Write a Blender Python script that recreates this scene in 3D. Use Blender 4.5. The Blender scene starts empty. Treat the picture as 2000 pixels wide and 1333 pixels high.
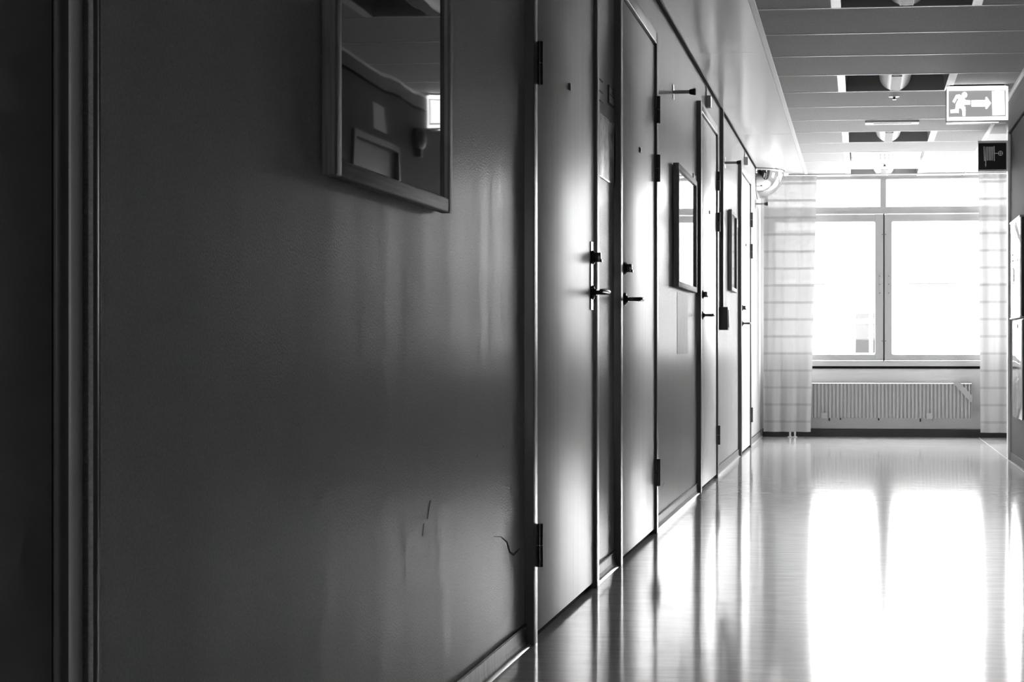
import bpy, bmesh, math, random
from mathutils import Vector, Matrix
random.seed(7)
scene = bpy.context.scene
COL = scene.collection

# ------------------------------------------------------------------ camera
F_PX = 2850.0
YAW = math.radians(5.0)
cam_d = bpy.data.cameras.new('camera')
cam_d.sensor_width = 36.0
cam_d.lens = 36.0 * F_PX / 2000.0
cam_d.shift_x = (1000.0 - (1681.0 - F_PX * math.tan(YAW))) / 2000.0
cam_d.shift_y = 13.5 / 2000.0
cam_d.clip_start = 0.05
cam_d.clip_end = 400
cam = bpy.data.objects.new('camera', cam_d)
cam.location = (0.9, 0.0, 0.8)
cam.rotation_euler = (math.pi / 2, 0, YAW)
COL.objects.link(cam)
scene.camera = cam

# ------------------------------------------------------------------ view, sky
scene.view_settings.view_transform = 'Standard'
scene.view_settings.look = 'None'
scene.view_settings.gamma = 1.0
scene.view_settings.use_curve_mapping = False
scene.view_settings.exposure = 2.52
world = bpy.data.worlds.new('overcast_sky')
scene.world = world
world.use_nodes = True
bg = world.node_tree.nodes['Background']
bg.inputs[0].default_value = (1, 1, 1, 1)
bg.inputs[1].default_value = 4.6
scene.cycles.max_bounces = 14
scene.cycles.diffuse_bounces = 9
scene.cycles.glossy_bounces = 7
scene.cycles.transparent_max_bounces = 12
scene.cycles.sample_clamp_indirect = 6.0
scene.cycles.blur_glossy = 0.0
# daylight entering by the window of the far wall (sampling portal in its opening)
pl = bpy.data.lights.new('window_portal', 'AREA')
pl.shape = 'RECTANGLE'
pl.size = 2.36
pl.size_y = 1.66
pl.cycles.is_portal = True
po = bpy.data.objects.new('window_portal', pl)
po.location = (1.19, 13.36, 1.50)
po.rotation_euler = (-math.pi / 2, 0, 0)      # looks towards -Y, into the corridor
COL.objects.link(po)
# sampling portal of an unseen alcove window, added to brighten the far end
pl2 = bpy.data.lights.new('added_window_portal', 'AREA')
pl2.shape = 'RECTANGLE'
pl2.size = 1.00
pl2.size_y = 0.75
pl2.cycles.is_portal = True
po2 = bpy.data.objects.new('added_window_portal', pl2)
po2.location = (3.28, 11.95, 1.50)
po2.rotation_euler = (0, math.pi / 2, 0)      # looks towards -X, into the alcove
COL.objects.link(po2)
# portal of an invented glazed door behind the camera, added to lift the darks
pl3 = bpy.data.lights.new('added_door_portal', 'AREA')
pl3.shape = 'RECTANGLE'
pl3.size = 0.72
pl3.size_y = 1.02
pl3.cycles.is_portal = True
po3 = bpy.data.objects.new('added_door_portal', pl3)
po3.location = (1.0, -8.16, 1.5)
po3.rotation_euler = (math.pi / 2, 0, 0)      # looks towards +Y, into the corridor
COL.objects.link(po3)


# ------------------------------------------------------------------ materials
def g(v):
    return (v, v, v, 1)


def mat(name, v, rough=0.5, metal=0.0, spec=0.5, bump=None, mottle=None, coat=0.0, emit=None, estr=0.0):
    """bump: list of (noise scale vector, strength, distance); mottle: (scale vector, amount)"""
    m = bpy.data.materials.new(name)
    m.use_nodes = True
    nt = m.node_tree
    b = nt.nodes['Principled BSDF']
    b.inputs['Base Color'].default_value = g(v)
    b.inputs['Roughness'].default_value = rough
    b.inputs['Metallic'].default_value = metal
    b.inputs['Specular IOR Level'].default_value = spec
    b.inputs['Coat Weight'].default_value = coat
    b.inputs['Coat Roughness'].default_value = 0.06 if name == 'polished_linoleum' else 0.03
    if emit is not None:
        b.inputs['Emission Color'].default_value = g(emit)
        b.inputs['Emission Strength'].default_value = estr
    tc = nt.nodes.new('ShaderNodeNewGeometry')
    if mottle:
        sc_, amt = mottle
        mp = nt.nodes.new('ShaderNodeVectorMath'); mp.operation = 'MULTIPLY'
        mp.inputs[1].default_value = sc_
        nt.links.new(tc.outputs['Position'], mp.inputs[0])
        n = nt.nodes.new('ShaderNodeTexNoise')
        n.inputs['Scale'].default_value = 1.0
        n.inputs['Detail'].default_value = 5.0
        nt.links.new(mp.outputs[0], n.inputs['Vector'])
        mr = nt.nodes.new('ShaderNodeMapRange')
        mr.inputs['From Min'].default_value = 0.3
        mr.inputs['From Max'].default_value = 0.7
        mr.inputs['To Min'].default_value = max(0, v * (1 - amt))
        mr.inputs['To Max'].default_value = min(1, v * (1 + amt))
        nt.links.new(n.outputs['Fac'], mr.inputs['Value'])
        nt.links.new(mr.outputs[0], b.inputs['Base Color'])
    prev = None
    for sc_, strength, dist in (bump or []):
        mp = nt.nodes.new('ShaderNodeVectorMath'); mp.operation = 'MULTIPLY'
        mp.inputs[1].default_value = sc_
        nt.links.new(tc.outputs['Position'], mp.inputs[0])
        n = nt.nodes.new('ShaderNodeTexNoise')
        n.inputs['Scale'].default_value = 1.0
        n.inputs['Detail'].default_value = 2.0
        nt.links.new(mp.outputs[0], n.inputs['Vector'])
        bp = nt.nodes.new('ShaderNodeBump')
        bp.inputs['Strength'].default_value = strength
        bp.inputs['Distance'].default_value = dist
        nt.links.new(n.outputs['Fac'], bp.inputs['Height'])
        if prev:
            nt.links.new(prev.outputs[0], bp.inputs['Normal'])
        prev = bp
    if prev:
        nt.links.new(prev.outputs[0], b.inputs['Normal'])
        nt.links.new(prev.outputs[0], b.inputs['Coat Normal'])
    return m


M = {}
M['wall'] = mat('painted_wallpaper', 0.62, 0.24, spec=0.12,
                bump=[((230, 230, 230), 0.22, 0.0012), ((2, 4.0, 0.35), 0.5, 0.008)], mottle=((6, 6, 1.2), 0.06))


def dull_sheen(m, share, v, scale, strength):
    """matt paint body under a partial satin sheen: share of the principled layer over a rough diffuse body"""
    nt = m.node_tree
    b = nt.nodes['Principled BSDF']
    out = [n for n in nt.nodes if n.type == 'OUTPUT_MATERIAL'][0]
    geo = [n for n in nt.nodes if n.type == 'NEW_GEOMETRY'][0]
    df = nt.nodes.new('ShaderNodeBsdfDiffuse')
    df.inputs[0].default_value = g(v)
    mp = nt.nodes.new('ShaderNodeVectorMath'); mp.operation = 'SCALE'
    mp.inputs['Scale'].default_value = scale
    nt.links.new(geo.outputs['Position'], mp.inputs[0])
    n = nt.nodes.new('ShaderNodeTexNoise')
    n.inputs['Scale'].default_value = 1.0
    n.inputs['Detail'].default_value = 2.0
    nt.links.new(mp.outputs[0], n.inputs['Vector'])
    bp = nt.nodes.new('ShaderNodeBump')
    bp.inputs['Strength'].default_value = strength
    bp.inputs['Distance'].default_value = 0.005
    nt.links.new(n.outputs['Fac'], bp.inputs['Height'])
    nt.links.new(bp.outputs[0], df.inputs['Normal'])
    gr = nt.nodes.new('ShaderNodeMapRange')          # grain of the rolled paint
    gr.inputs['From Min'].default_value = 0.3
    gr.inputs['From Max'].default_value = 0.7
    gr.inputs['To Min'].default_value = v * 0.74
    gr.inputs['To Max'].default_value = v * 1.20
    nt.links.new(n.outputs['Fac'], gr.inputs['Value'])
    nt.links.new(gr.outputs[0], df.inputs[0])
    mx = nt.nodes.new('ShaderNodeMixShader')
    mx.inputs[0].default_value = share
    nt.links.new(df.outputs[0], mx.inputs[1])
    nt.links.new(b.outputs[0], mx.inputs[2])
    nt.links.new(mx.outputs[0], out.inputs[0])


dull_sheen(M['wall'], 0.50, 0.56, 230, 1.0)
M['wall_dark'] = mat('dark_matt_wall_paint', 0.065, 0.75, spec=0.15, bump=[((250, 250, 250), 0.3, 0.001)])
M['white_wall'] = mat('white_wall_paint', 0.45, 0.6, bump=[((200, 200, 200), 0.2, 0.001)])
M['white'] = mat('white_enamel', 0.80, 0.35)
M['frame_white'] = mat('grey_white_window_paint', 0.36, 0.4)
M['soffit'] = mat('glossy_white_panel', 0.84, 0.20, bump=[((3, 3, 3), 0.25, 0.006)])
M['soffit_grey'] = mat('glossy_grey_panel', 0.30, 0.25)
M['slat'] = mat('grey_acoustic_board', 0.46, 0.8, spec=0.2, mottle=((220, 60, 220), 0.16))
M['profile'] = mat('pale_ceiling_profile', 0.80, 0.35)
M['floor'] = mat('polished_linoleum', 0.72, 0.12, spec=0.5, coat=0.5,
                 bump=[((16, 55, 16), 0.10, 0.0012), ((2.5, 5, 2.5), 0.18, 0.004), ((140, 420, 140), 0.06, 0.0005)],
                 mottle=((7, 38, 7), 0.14))
M['door'] = mat('satin_door_laminate', 0.80, 0.38, spec=0.45, bump=[((4, 10, 0.6), 0.10, 0.003)], mottle=((20, 40, 1.0), 0.05))
M['steel'] = mat('grey_enamelled_frame', 0.07, 0.33, spec=0.5)
M['lead'] = mat('painted_door_casing', 0.5, 0.3)
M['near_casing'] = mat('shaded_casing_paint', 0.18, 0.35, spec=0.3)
M['chrome'] = mat('polished_chrome', 0.75, 0.10, metal=1.0)
M['dark_metal'] = mat('dark_nickel', 0.06, 0.22, metal=0.6, spec=0.7)
M['black'] = mat('black_rubber', 0.012, 0.55)
M['gap'] = mat('black_joint', 0.005, 0.9, spec=0.1)
M['base'] = mat('vinyl_baseboard', 0.30, 0.4, mottle=((14, 60, 5), 0.25), bump=[((40, 80, 40), 0.3, 0.001)])
M['base_dark'] = mat('dark_vinyl_baseboard', 0.02, 0.5)
M['bead'] = mat('glossy_sealant_bead', 0.85, 0.15)
M['wood'] = mat('dark_stained_frame_wood', 0.16, 0.5, bump=[((260, 260, 14), 0.4, 0.0008)], mottle=((160, 160, 6), 0.35))
M['wood_h'] = mat('dark_stained_frame_wood_rail', 0.13, 0.55, bump=[((260, 14, 260), 0.4, 0.0008)], mottle=((160, 6, 160), 0.35))
M['glazing'] = mat('glazed_dark_print', 0.03, 0.015, spec=1.0, bump=[((2.2, 2.6, 2.2), 0.22, 0.003)], coat=1.0)
M['mirror'] = mat('mirrored_acrylic', 0.92, 0.02, metal=1.0)
M['radiator'] = mat('radiator_enamel', 0.28, 0.35)
M['dark_grey'] = mat('dark_grey_plastic', 0.05, 0.45)
M['mid_grey'] = mat('grey_plastic', 0.30, 0.45)
M['cabinet'] = mat('glossy_cabinet_enamel', 0.80, 0.06, spec=0.9, coat=0.7)
M['paper'] = mat('printed_paper', 0.55, 0.3, mottle=((60, 60, 24), 0.55))
M['notice'] = mat('plain_notice_paper', 0.25, 0.5)
M['patch'] = mat('old_wall_patch', 0.31, 0.5, mottle=((50, 50, 6), 0.18))
M['scuff'] = mat('scuff_mark', 0.03, 0.6)
M['lens'] = mat('lamp_diffuser_acrylic', 0.9, 0.4, spec=0.6)
M['lens'].node_tree.nodes['Principled BSDF'].inputs['Transmission Weight'].default_value = 0.0
M['reflector'] = mat('lamp_housing_enamel', 0.30, 0.35)
M['grille'] = mat('lamp_grille', 0.30, 0.4)
M['facade'] = mat('pale_render', 0.50, 0.8, mottle=((0.25, 0.25, 0.02), 0.06))
M['roof'] = mat('pale_roof_sheet', 0.42, 0.8, mottle=((0.5, 0.5, 0.7), 0.14))
M['snow'] = mat('pale_ground', 0.42, 0.9)
M['dark_pane'] = mat('dark_house_window', 0.03, 0.5, spec=0.0)
M['wall_white_glossy'] = mat('white_corner_guard', 0.85, 0.3)
M['sign_lit'] = mat('lit_sign_white', 0.9, 0.5, emit=1.0, estr=0.4)
M['sign_field'] = mat('lit_sign_field', 0.12, 0.35, emit=1.0, estr=0.06)
M['sign_black'] = mat('sign_black_field', 0.004, 0.5)
M['sign_grey'] = mat('sign_symbol_paint', 0.85, 0.5)


def window_glass():
    m = bpy.data.materials.new('clear_window_glass')
    m.use_nodes = True
    nt = m.node_tree
    nt.nodes.clear()
    out = nt.nodes.new('ShaderNodeOutputMaterial')
    mx = nt.nodes.new('ShaderNodeMixShader')
    tr = nt.nodes.new('ShaderNodeBsdfTransparent')
    tr.inputs[0].default_value = g(0.93)
    gl = nt.nodes.new('ShaderNodeBsdfGlossy')
    gl.inputs['Roughness'].default_value = 0.02
    mx.inputs[0].default_value = 0.015
    nt.links.new(tr.outputs[0], mx.inputs[1]); nt.links.new(gl.outputs[0], mx.inputs[2])
    nt.links.new(mx.outputs[0], out.inputs[0])
    return m


def sheer():
    """thin woven voile with denser woven bands every 15 cm"""
    m = bpy.data.materials.new('sheer_voile')
    m.use_nodes = True
    nt = m.node_tree
    nt.nodes.clear()
    L = nt.links
    out = nt.nodes.new('ShaderNodeOutputMaterial')
    geo = nt.nodes.new('ShaderNodeNewGeometry')
    sp = nt.nodes.new('ShaderNodeSeparateXYZ')
    L.new(geo.outputs['Position'], sp.inputs[0])
    ad = nt.nodes.new('ShaderNodeMath'); ad.operation = 'ADD'; ad.inputs[1].default_value = 0.018
    L.new(sp.outputs['Z'], ad.inputs[0])
    dv = nt.nodes.new('ShaderNodeMath'); dv.operation = 'DIVIDE'; dv.inputs[1].default_value = 0.1515
    L.new(ad.outputs[0], dv.inputs[0])
    fr = nt.nodes.new('ShaderNodeMath'); fr.operation = 'FRACT'
    L.new(dv.outputs[0], fr.inputs[0])
    lt = nt.nodes.new('ShaderNodeMath'); lt.operation = 'LESS_THAN'; lt.inputs[1].default_value = 0.14
    L.new(fr.outputs[0], lt.inputs[0])
    tl = nt.nodes.new('ShaderNodeBsdfTranslucent'); tl.inputs[0].default_value = g(0.12)
    df = nt.nodes.new('ShaderNodeBsdfDiffuse'); df.inputs[0].default_value = g(0.80)
    cm = nt.nodes.new('ShaderNodeMix'); cm.data_type = 'RGBA'
    cm.inputs['A'].default_value = g(0.80); cm.inputs['B'].default_value = g(0.64)
    L.new(lt.outputs[0], cm.inputs['Factor'])
    L.new(cm.outputs['Result'], df.inputs[0])
    ct = nt.nodes.new('ShaderNodeMix'); ct.data_type = 'RGBA'
    ct.inputs['A'].default_value = g(0.062); ct.inputs['B'].default_value = g(0.048)
    L.new(lt.outputs[0], ct.inputs['Factor']); L.new(ct.outputs['Result'], tl.inputs[0])
    m1 = nt.nodes.new('ShaderNodeMixShader'); m1.inputs[0].default_value = 0.45
    L.new(tl.outputs[0], m1.inputs[1]); L.new(df.outputs[0], m1.inputs[2])
    tp = nt.nodes.new('ShaderNodeBsdfTransparent')
    m2 = nt.nodes.new('ShaderNodeMixShader')
    op = nt.nodes.new('ShaderNodeMapRange')
    op.inputs['To Min'].default_value = 0.985; op.inputs['To Max'].default_value = 0.995
    L.new(lt.outputs[0], op.inputs['Value'])
    L.new(op.outputs[0], m2.inputs[0])
    L.new(tp.outputs[0], m2.inputs[1]); L.new(m1.outputs[0], m2.inputs[2])
    L.new(m2.outputs[0], out.inputs[0])
    return m


M['glass'] = window_glass()
M['sheer'] = sheer()


# ------------------------------------------------------------------ mesh helpers
class MB:
    def __init__(self):
        self.bm = bmesh.new()

    def box(self, x0, x1, y0, y1, z0, z1, bev=0.0, seg=2):
        r = bmesh.ops.create_cube(self.bm, size=1.0)
        vs = r['verts']
        for v in vs:
            v.co = Vector(((x0 + x1) / 2 + v.co.x * (x1 - x0), (y0 + y1) / 2 + v.co.y * (y1 - y0),
                           (z0 + z1) / 2 + v.co.z * (z1 - z0)))
        if bev > 0:
            es = list({e for v in vs for e in v.link_edges})
            bmesh.ops.bevel(self.bm, geom=es, offset=bev, segments=seg, profile=0.5, affect='EDGES')
        return self

    def cyl(self, a, b, r, r2=None, n=20, caps=True):
        a, b = Vector(a), Vector(b)
        d = b - a
        q = d.to_track_quat('Z', 'Y').to_matrix().to_4x4()
        mtx = Matrix.Translation((a + b) / 2) @ q
        bmesh.ops.create_cone(self.bm, cap_ends=caps, segments=n, radius1=r, radius2=r if r2 is None else r2,
                              depth=d.length, matrix=mtx)
        return self

    def lathe(self, prof, origin, axis, n=28):
        """prof: (distance along axis, radius)"""
        axis = Vector(axis).normalized()
        q = axis.to_track_quat('Z', 'Y')
        rings = []
        for t, r in prof:
            ring = []
            for i in range(n):
                a = 2 * math.pi * i / n
                ring.append(self.bm.verts.new(Vector(origin) + q @ Vector((r * math.cos(a), r * math.sin(a), t))))
            rings.append(ring)
        for k in range(len(rings) - 1):
            for i in range(n):
                j = (i + 1) % n
                self.bm.faces.new((rings[k][i], rings[k][j], rings[k + 1][j], rings[k + 1][i]))
        self.bm.faces.new(list(reversed(rings[0])))
        self.bm.faces.new(rings[-1])
        return self

    def prism(self, pts, off):
        """closed polygon of 3-D points swept by the vector off"""
        off = Vector(off)
        a = [self.bm.verts.new(Vector(p)) for p in pts]
        b = [self.bm.verts.new(Vector(p) + off) for p in pts]
        n = len(a)
        self.bm.faces.new(a)
        self.bm.faces.new(list(reversed(b)))
        for i in range(n):
            j = (i + 1) % n
            self.bm.faces.new((a[j], a[i], b[i], b[j]))
        return self

    def tube(self, pts, r, n=12, flat=1.0):
        """tube through points, radius r (or a list); flat squashes it in z"""
        pts = [Vector(p) for p in pts]
        rings = []
        for k, p in enumerate(pts):
            d = (pts[min(k + 1, len(pts) - 1)] - pts[max(k - 1, 0)]).normalized()
            up = Vector((0, 0, 1)) if abs(d.z) < 0.9 else Vector((1, 0, 0))
            s = d.cross(up).normalized()
            u = s.cross(d).normalized()
            rr = r[k] if isinstance(r, (list, tuple)) else r
            rings.append([self.bm.verts.new(p + s * rr * math.cos(2 * math.pi * i / n) + u * rr * flat * math.sin(2 * math.pi * i / n))
                          for i in range(n)])
        for k in range(len(rings) - 1):
            for i in range(n):
                j = (i + 1) % n
                self.bm.faces.new((rings[k][i], rings[k][j], rings[k + 1][j], rings[k + 1][i]))
        self.bm.faces.new(list(reversed(rings[0])))
        self.bm.faces.new(rings[-1])
        return self

    def build(self, name, material, parent=None, smooth=False, world=True):
        bmesh.ops.recalc_face_normals(self.bm, faces=self.bm.faces[:])
        me = bpy.data.meshes.new(name)
        self.bm.to_mesh(me)
        self.bm.free()
        if smooth:
            for p in me.polygons:
                p.use_smooth = True
            try:
                me.set_sharp_from_angle(angle=math.radians(38))
            except Exception:
                pass
        me.materials.append(M[material])
        o = bpy.data.objects.new(name, me)
        COL.objects.link(o)
        if parent is not None:
            o.parent = parent
            if world:   # geometry was given in world coordinates: bring it into the parent's frame
                w = Vector((0, 0, 0))
                q = parent
                while q is not None:
                    w += q.location
                    q = q.parent
                me.transform(Matrix.Translation(-w))
        return o


def bx(*a, **k):
    return MB().box(*a, **k)


def tag(o, label, cat, group=None, kind=None):
    o['label'] = label
    o['category'] = cat
    if group:
        o['group'] = group
    if kind:
        o['kind'] = kind
    return o


def thing(name, loc, label, cat, group=None, kind=None):
    o = bpy.data.objects.new(name, None)
    o.empty_display_size = 0.1
    COL.objects.link(o)
    o.location = loc
    return tag(o, label, cat, group, kind)


def copy_tree(o, parent=None):
    c = o.copy()
    COL.objects.link(c)
    if parent is not None:
        c.parent = parent
    for ch in list(o.children):
        copy_tree(ch, c)
    return c


# ------------------------------------------------------------------ room numbers (metres)
XR = 1.97          # plane of the opposite wall
YB = 13.17         # window wall
YE = 10.65         # where the opposite wall ends in an alcove
ZC = 2.345         # ceiling
YN = -8.0          # corridor end behind the camera
XS0, XS1 = 0.432, 1.795     # slatted part of the ceiling
XA = 3.1           # far side of the alcove
DOORS = [(3.856, 4.846), (5.283, 6.284), (7.980, 8.980), (10.708, 11.710)]   # outer casing, along the wall
CW = 0.05          # casing width
PROUD = 0.025      # casing stands out from the wall by this
HEAD = 2.112       # clear height of the casing

# ------------------------------------------------------------------ floor
fl = MB().box(-0.2, XA + 0.1, YN - 0.1, YB + 0.35, -0.1, 0.0).build('floor', 'floor')
tag(fl, 'polished grey linoleum floor reflecting the bright window', 'floor', kind='structure')
bx(1.947, 1.953, 2.0, YB - 0.02, -0.0005, 0.0012).build('seam_weld', 'bead', fl)

# ------------------------------------------------------------------ left wall with openings
w = MB()
ND0, ND1 = 0.70, 1.658        # recess of the nearest door
edges = [YN, ND0]
w.box(-0.14, 0, YN, ND0, 0, ZC + 0.01)
w.box(-0.14, 0, ND0, ND1, 2.17, ZC + 0.01)
prev = ND1
for a, b in DOORS:
    w.box(-0.14, 0, prev, a + 0.02, 0, ZC + 0.01)
    w.box(-0.14, 0, a + 0.02, b - 0.02, HEAD + 0.02, ZC + 0.01)
    prev = b - 0.02
w.box(-0.14, 0, prev, YB, 0, ZC + 0.01)
wl = w.build('wall_left', 'wall')
tag(wl, 'textured grey painted wall with the row of doors', 'wall', kind='structure')
# black shadow joint between wall and soffit
bx(0.0, 0.012, YN, YB, ZC - 0.010, ZC - 0.001).build('trim_1', 'gap')
tag(bpy.data.objects['trim_1'], 'thin black shadow joint running above the doors', 'joint', kind='structure')
# metal edge on the corner beside the nearest door
o = bx(-0.006, 0.0015, ND1 - 0.0015, ND1 + 0.001, 0, ZC - 0.012).build('trim_2', 'chrome')
tag(o, 'thin bright metal edge strip beside the nearest dark door', 'edge strip', kind='structure')

# scuffs: hairline scratch and small dents in the paint near the first closed door
sc = MB()
for y, z, dy, dz in ((2.985, 0.462, 0.012, 0.018), (2.945, 0.425, 0.006, 0.012), (3.62, 0.55, 0.003, 0.003),
                     (3.37, 0.545, 0.004, 0.003), (4.36, 0.50, 0.01, 0.003), (6.62, 0.175, 0.03, 0.006)):
    sc.prism([(0.0002, y - dy, z - dz), (0.0002, y - dy * 0.7, z - dz * 1.1), (0.0002, y + dy, z + dz), (0.0002, y + dy * 0.6, z + dz)], (0.0006, 0, 0))
sc.tube([(0.0004, 3.53, 0.335), (0.0004, 3.60, 0.325), (0.0004, 3.66, 0.305), (0.0004, 3.69, 0.275), (0.0004, 3.73, 0.262), (0.0004, 3.80, 0.268)],
        [0.0008, 0.0012, 0.0014, 0.0022, 0.003, 0.001], n=6)
sc.build('scuff_marks', 'scuff', wl)
o = bx(0.0, 0.0012, 7.13, 7.57, 0.77, 1.077, bev=0.0005, seg=1).build('repair_patch', 'patch', wl)
o['label'] = 'rectangular patch of smoother lighter paint'

# ------------------------------------------------------------------ baseboards, left wall
segs = [(ND1 + 0.002, DOORS[0][0] - 0.004)]
for i in range(3):
    segs.append((DOORS[i][1] + 0.002, DOORS[i + 1][0] - 0.002))
segs.append((DOORS[3][1] + 0.002, YB - 0.005))
mb = MB(); bd = MB(); cp = MB()
for a, b in segs:
    mb.prism([(0, a, 0.0), (0.013, a, 0.0), (0.009, a, 0.010), (0.0065, a, 0.022), (0.0055, a, 0.052), (0.0, a, 0.055)], (0, b - a, 0))
    bd.prism([(0.0128, a, 0.0002), (0.0205, a, 0.0002), (0.0165, a, 0.0045), (0.0125, a, 0.0065)], (0, b - a, 0))
    cp.box(0, 0.0075, a, b, 0.055, 0.0585)
bl = mb.build('baseboard_left', 'base')
tag(bl, 'low coved vinyl baseboard under the doors wall', 'baseboard', kind='structure')
bd.build('sealant_bead', 'bead', bl, smooth=True)
cp.build('cap_strip', 'base_dark', bl)


# ------------------------------------------------------------------ doors
def hinge(y_edge, z0, z1, parent, sgn):
    """lift-off hinge: two stacked knuckles on the joint, a leaf plate at each side"""
    zm = (z0 + z1) / 2
    h = MB()
    h.cyl((PROUD + 0.007, y_edge + sgn * 0.004, z0), (PROUD + 0.007, y_edge + sgn * 0.004, zm - 0.001), 0.0080, n=16)
    h.cyl((PROUD + 0.007, y_edge + sgn * 0.004, zm + 0.001), (PROUD + 0.007, y_edge + sgn * 0.004, z1), 0.0080, n=16)
    h.box(0.010, PROUD + 0.004, y_edge + sgn * 0.004 - 0.012, y_edge + sgn * 0.004 + 0.012, z0 + 0.002, zm - 0.002, bev=0.0015, seg=1)
    h.box(0.010, PROUD + 0.004, y_edge + sgn * 0.004 - 0.012, y_edge + sgn * 0.004 + 0.012, zm + 0.002, z1 - 0.002, bev=0.0015, seg=1)
    hg = h.build('hinge', 'dark_metal', parent, smooth=True)
    c = MB()
    c.cyl((PROUD + 0.007, y_edge + sgn * 0.004, zm - 0.0012), (PROUD + 0.007, y_edge + sgn * 0.004, zm + 0.0012), 0.0068, n=16)
    c.build('washer', 'chrome', hg)
    return hg


def corridor_door(n, a, b, hinge_near, label, plate):
    """steel casing, flush leaf set 1 cm back from it, lever, thumb turn, hinges, peephole"""
    root = thing('door_%d' % n, (0, (a + b) / 2, 0), label, 'door', kind='structure')
    ia, ib = a + CW, b - CW
    c = MB()
    for s in ((a, ia), (ib, b)):                                   # jambs
        c.box(-0.10, PROUD, s[0], s[1], 0.0, HEAD + CW, bev=0.0012, seg=2)
    c.build('frame', 'steel', root, smooth=True)
    bx(-0.10, PROUD - 0.0005, ia + 0.0005, ib - 0.0005, HEAD, HEAD + CW - 0.0005, bev=0.0012, seg=2).build('frame_head', 'lead', root, smooth=True)
    bx(PROUD - 0.001, PROUD + 0.0006, ia, ib, HEAD - 0.0015, HEAD + 0.001).build('frame_edge', 'chrome', root)
    XL = 0.016                                                     # face of the leaf
    leaf = bx(XL - 0.040, XL, ia + 0.0035, ib - 0.0055, 0.021, 2.101, bev=0.0012, seg=2).build('leaf', 'door', root, smooth=True)
    rb = MB()                                                      # black rebate behind the joint, and the dark gap at the floor
    rb.box(-0.10, XL - 0.041, ia + 0.0005, ib - 0.0005, 0.0, HEAD)
    rb.box(XL - 0.041, XL - 0.012, ia + 0.0005, ib - 0.0005, 0.0, 0.012)
    rb.box(XL - 0.041, XL - 0.004, ib - 0.0052, ib - 0.0005, 0.02, HEAD - 0.001)
    rb.build('rebate', 'gap', root)
    hy = ia if hinge_near else ib
    sg = 1 if hinge_near else -1
    for z0, z1 in ((1.768, 1.885), (1.516, 1.633), (0.205, 0.322)):
        hinge(hy, z0, z1, root, -0.3 * sg)
    ly = (ib - 0.035) if hinge_near else (ia + 0.085)
    dirn = -1 if hinge_near else 1                                 # lever points to the hinges
    # lever
    lv = MB()
    lv.lathe([(0, 0.0235), (0.004, 0.0245), (0.007, 0.022), (0.010, 0.013), (0.016, 0.0105)], (XL, ly, 0.983), (1, 0, 0))
    ros = lv.build('rosette', 'dark_metal', root, smooth=True)
    h = MB()
    pts = [(XL + 0.012, ly, 0.983), (XL + 0.030, ly, 0.983), (XL + 0.044, ly + dirn * 0.002, 0.983), (XL + 0.053, ly + dirn * 0.009, 0.983),
           (XL + 0.057, ly + dirn * 0.022, 0.984), (XL + 0.057, ly + dirn * 0.055, 0.985), (XL + 0.055, ly + dirn * 0.090, 0.985), (XL + 0.052, ly + dirn * 0.118, 0.984)]
    h.tube(pts, [0.0085, 0.0085, 0.009, 0.0095, 0.0095, 0.0095, 0.009, 0.007], n=14, flat=0.85)
    h.build('lever_handle', 'dark_metal', root, smooth=True)
    # thumb turn
    t = MB()
    t.lathe([(0, 0.0225), (0.005, 0.0235), (0.009, 0.021), (0.012, 0.013)], (XL, ly, 1.099), (1, 0, 0))
    t.box(XL + 0.010, XL + 0.030, ly - 0.010, ly + 0.010, 1.084, 1.1145, bev=0.002)
    t.box(XL + 0.028, XL + 0.034, ly - 0.007, ly + 0.007, 1.083, 1.093, bev=0.001, seg=1)
    t.build('thumb_turn', 'dark_metal', root, smooth=True)
    if plate:
        pr = bx(XL, XL + 0.003, ly - 0.030, ly + 0.027, 0.925, 1.150, bev=0.0008, seg=1).build('lock_plate', 'chrome', root)
        pr['label'] = 'bright steel lock plate'
        bx(XL, XL + 0.0032, ly - 0.0325, ly - 0.030, 0.925, 1.150).build('lock_plate_edge', 'gap', pr)
    # peephole in a small square holder
    py = (ia + ib) / 2 + (0.03 if hinge_near else 0.02)
    p = MB().box(XL, XL + 0.0045, py - 0.011, py + 0.011, 1.585, 1.605, bev=0.001, seg=1)
    ph = p.build('peephole', 'black', root)
    bx(XL + 0.002, XL + 0.0055, py + 0.003, py + 0.012, 1.584, 1.604).build('peephole_cover', 'chrome', ph)
    return root


corridor_door(2, *DOORS[0], True, 'tall grey door hinged on its near side, with long bright lock plate', True)
corridor_door(3, *DOORS[1], False, 'grey door just past the taped paper sheet, hinged on its far side', False)
corridor_door(4, *DOORS[2], False, 'pale door between the mirror-like picture and the vertical conduit', False)
corridor_door(5, *DOORS[3], False, 'white lit door closest to the window curtain', False)

# nearest door: dark leaf in a recess with a rounded casing
nd = thing('door_1', (0, 1.15, 0), 'nearest door, almost black in shade, set back in the wall', 'door', kind='structure')
c = MB()
c.box(-0.12, -0.020, 1.607, ND1 - 0.0002, 0, 2.165, bev=0.004, seg=3)
c.box(-0.12, -0.020, ND0 + 0.0002, 0.75, 0, 2.165, bev=0.004, seg=3)
c.box(-0.12, -0.020, 0.75, 1.607, 2.11, 2.165, bev=0.004, seg=3)
c.build('frame', 'near_casing', nd, smooth=True)
c = MB()
c.cyl((-0.0215, 1.638, 0.0), (-0.0215, 1.638, 2.11), 0.011, n=24)
c.build('frame_moulding', 'lead', nd, smooth=True)
bx(-0.07, -0.026, 0.754, 1.603, 0.015, 2.105, bev=0.001, seg=1).build('leaf', 'mid_grey', nd)
bx(-0.12, -0.0705, 0.752, 1.605, 0.0, 2.108).build('rebate', 'gap', nd)


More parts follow.
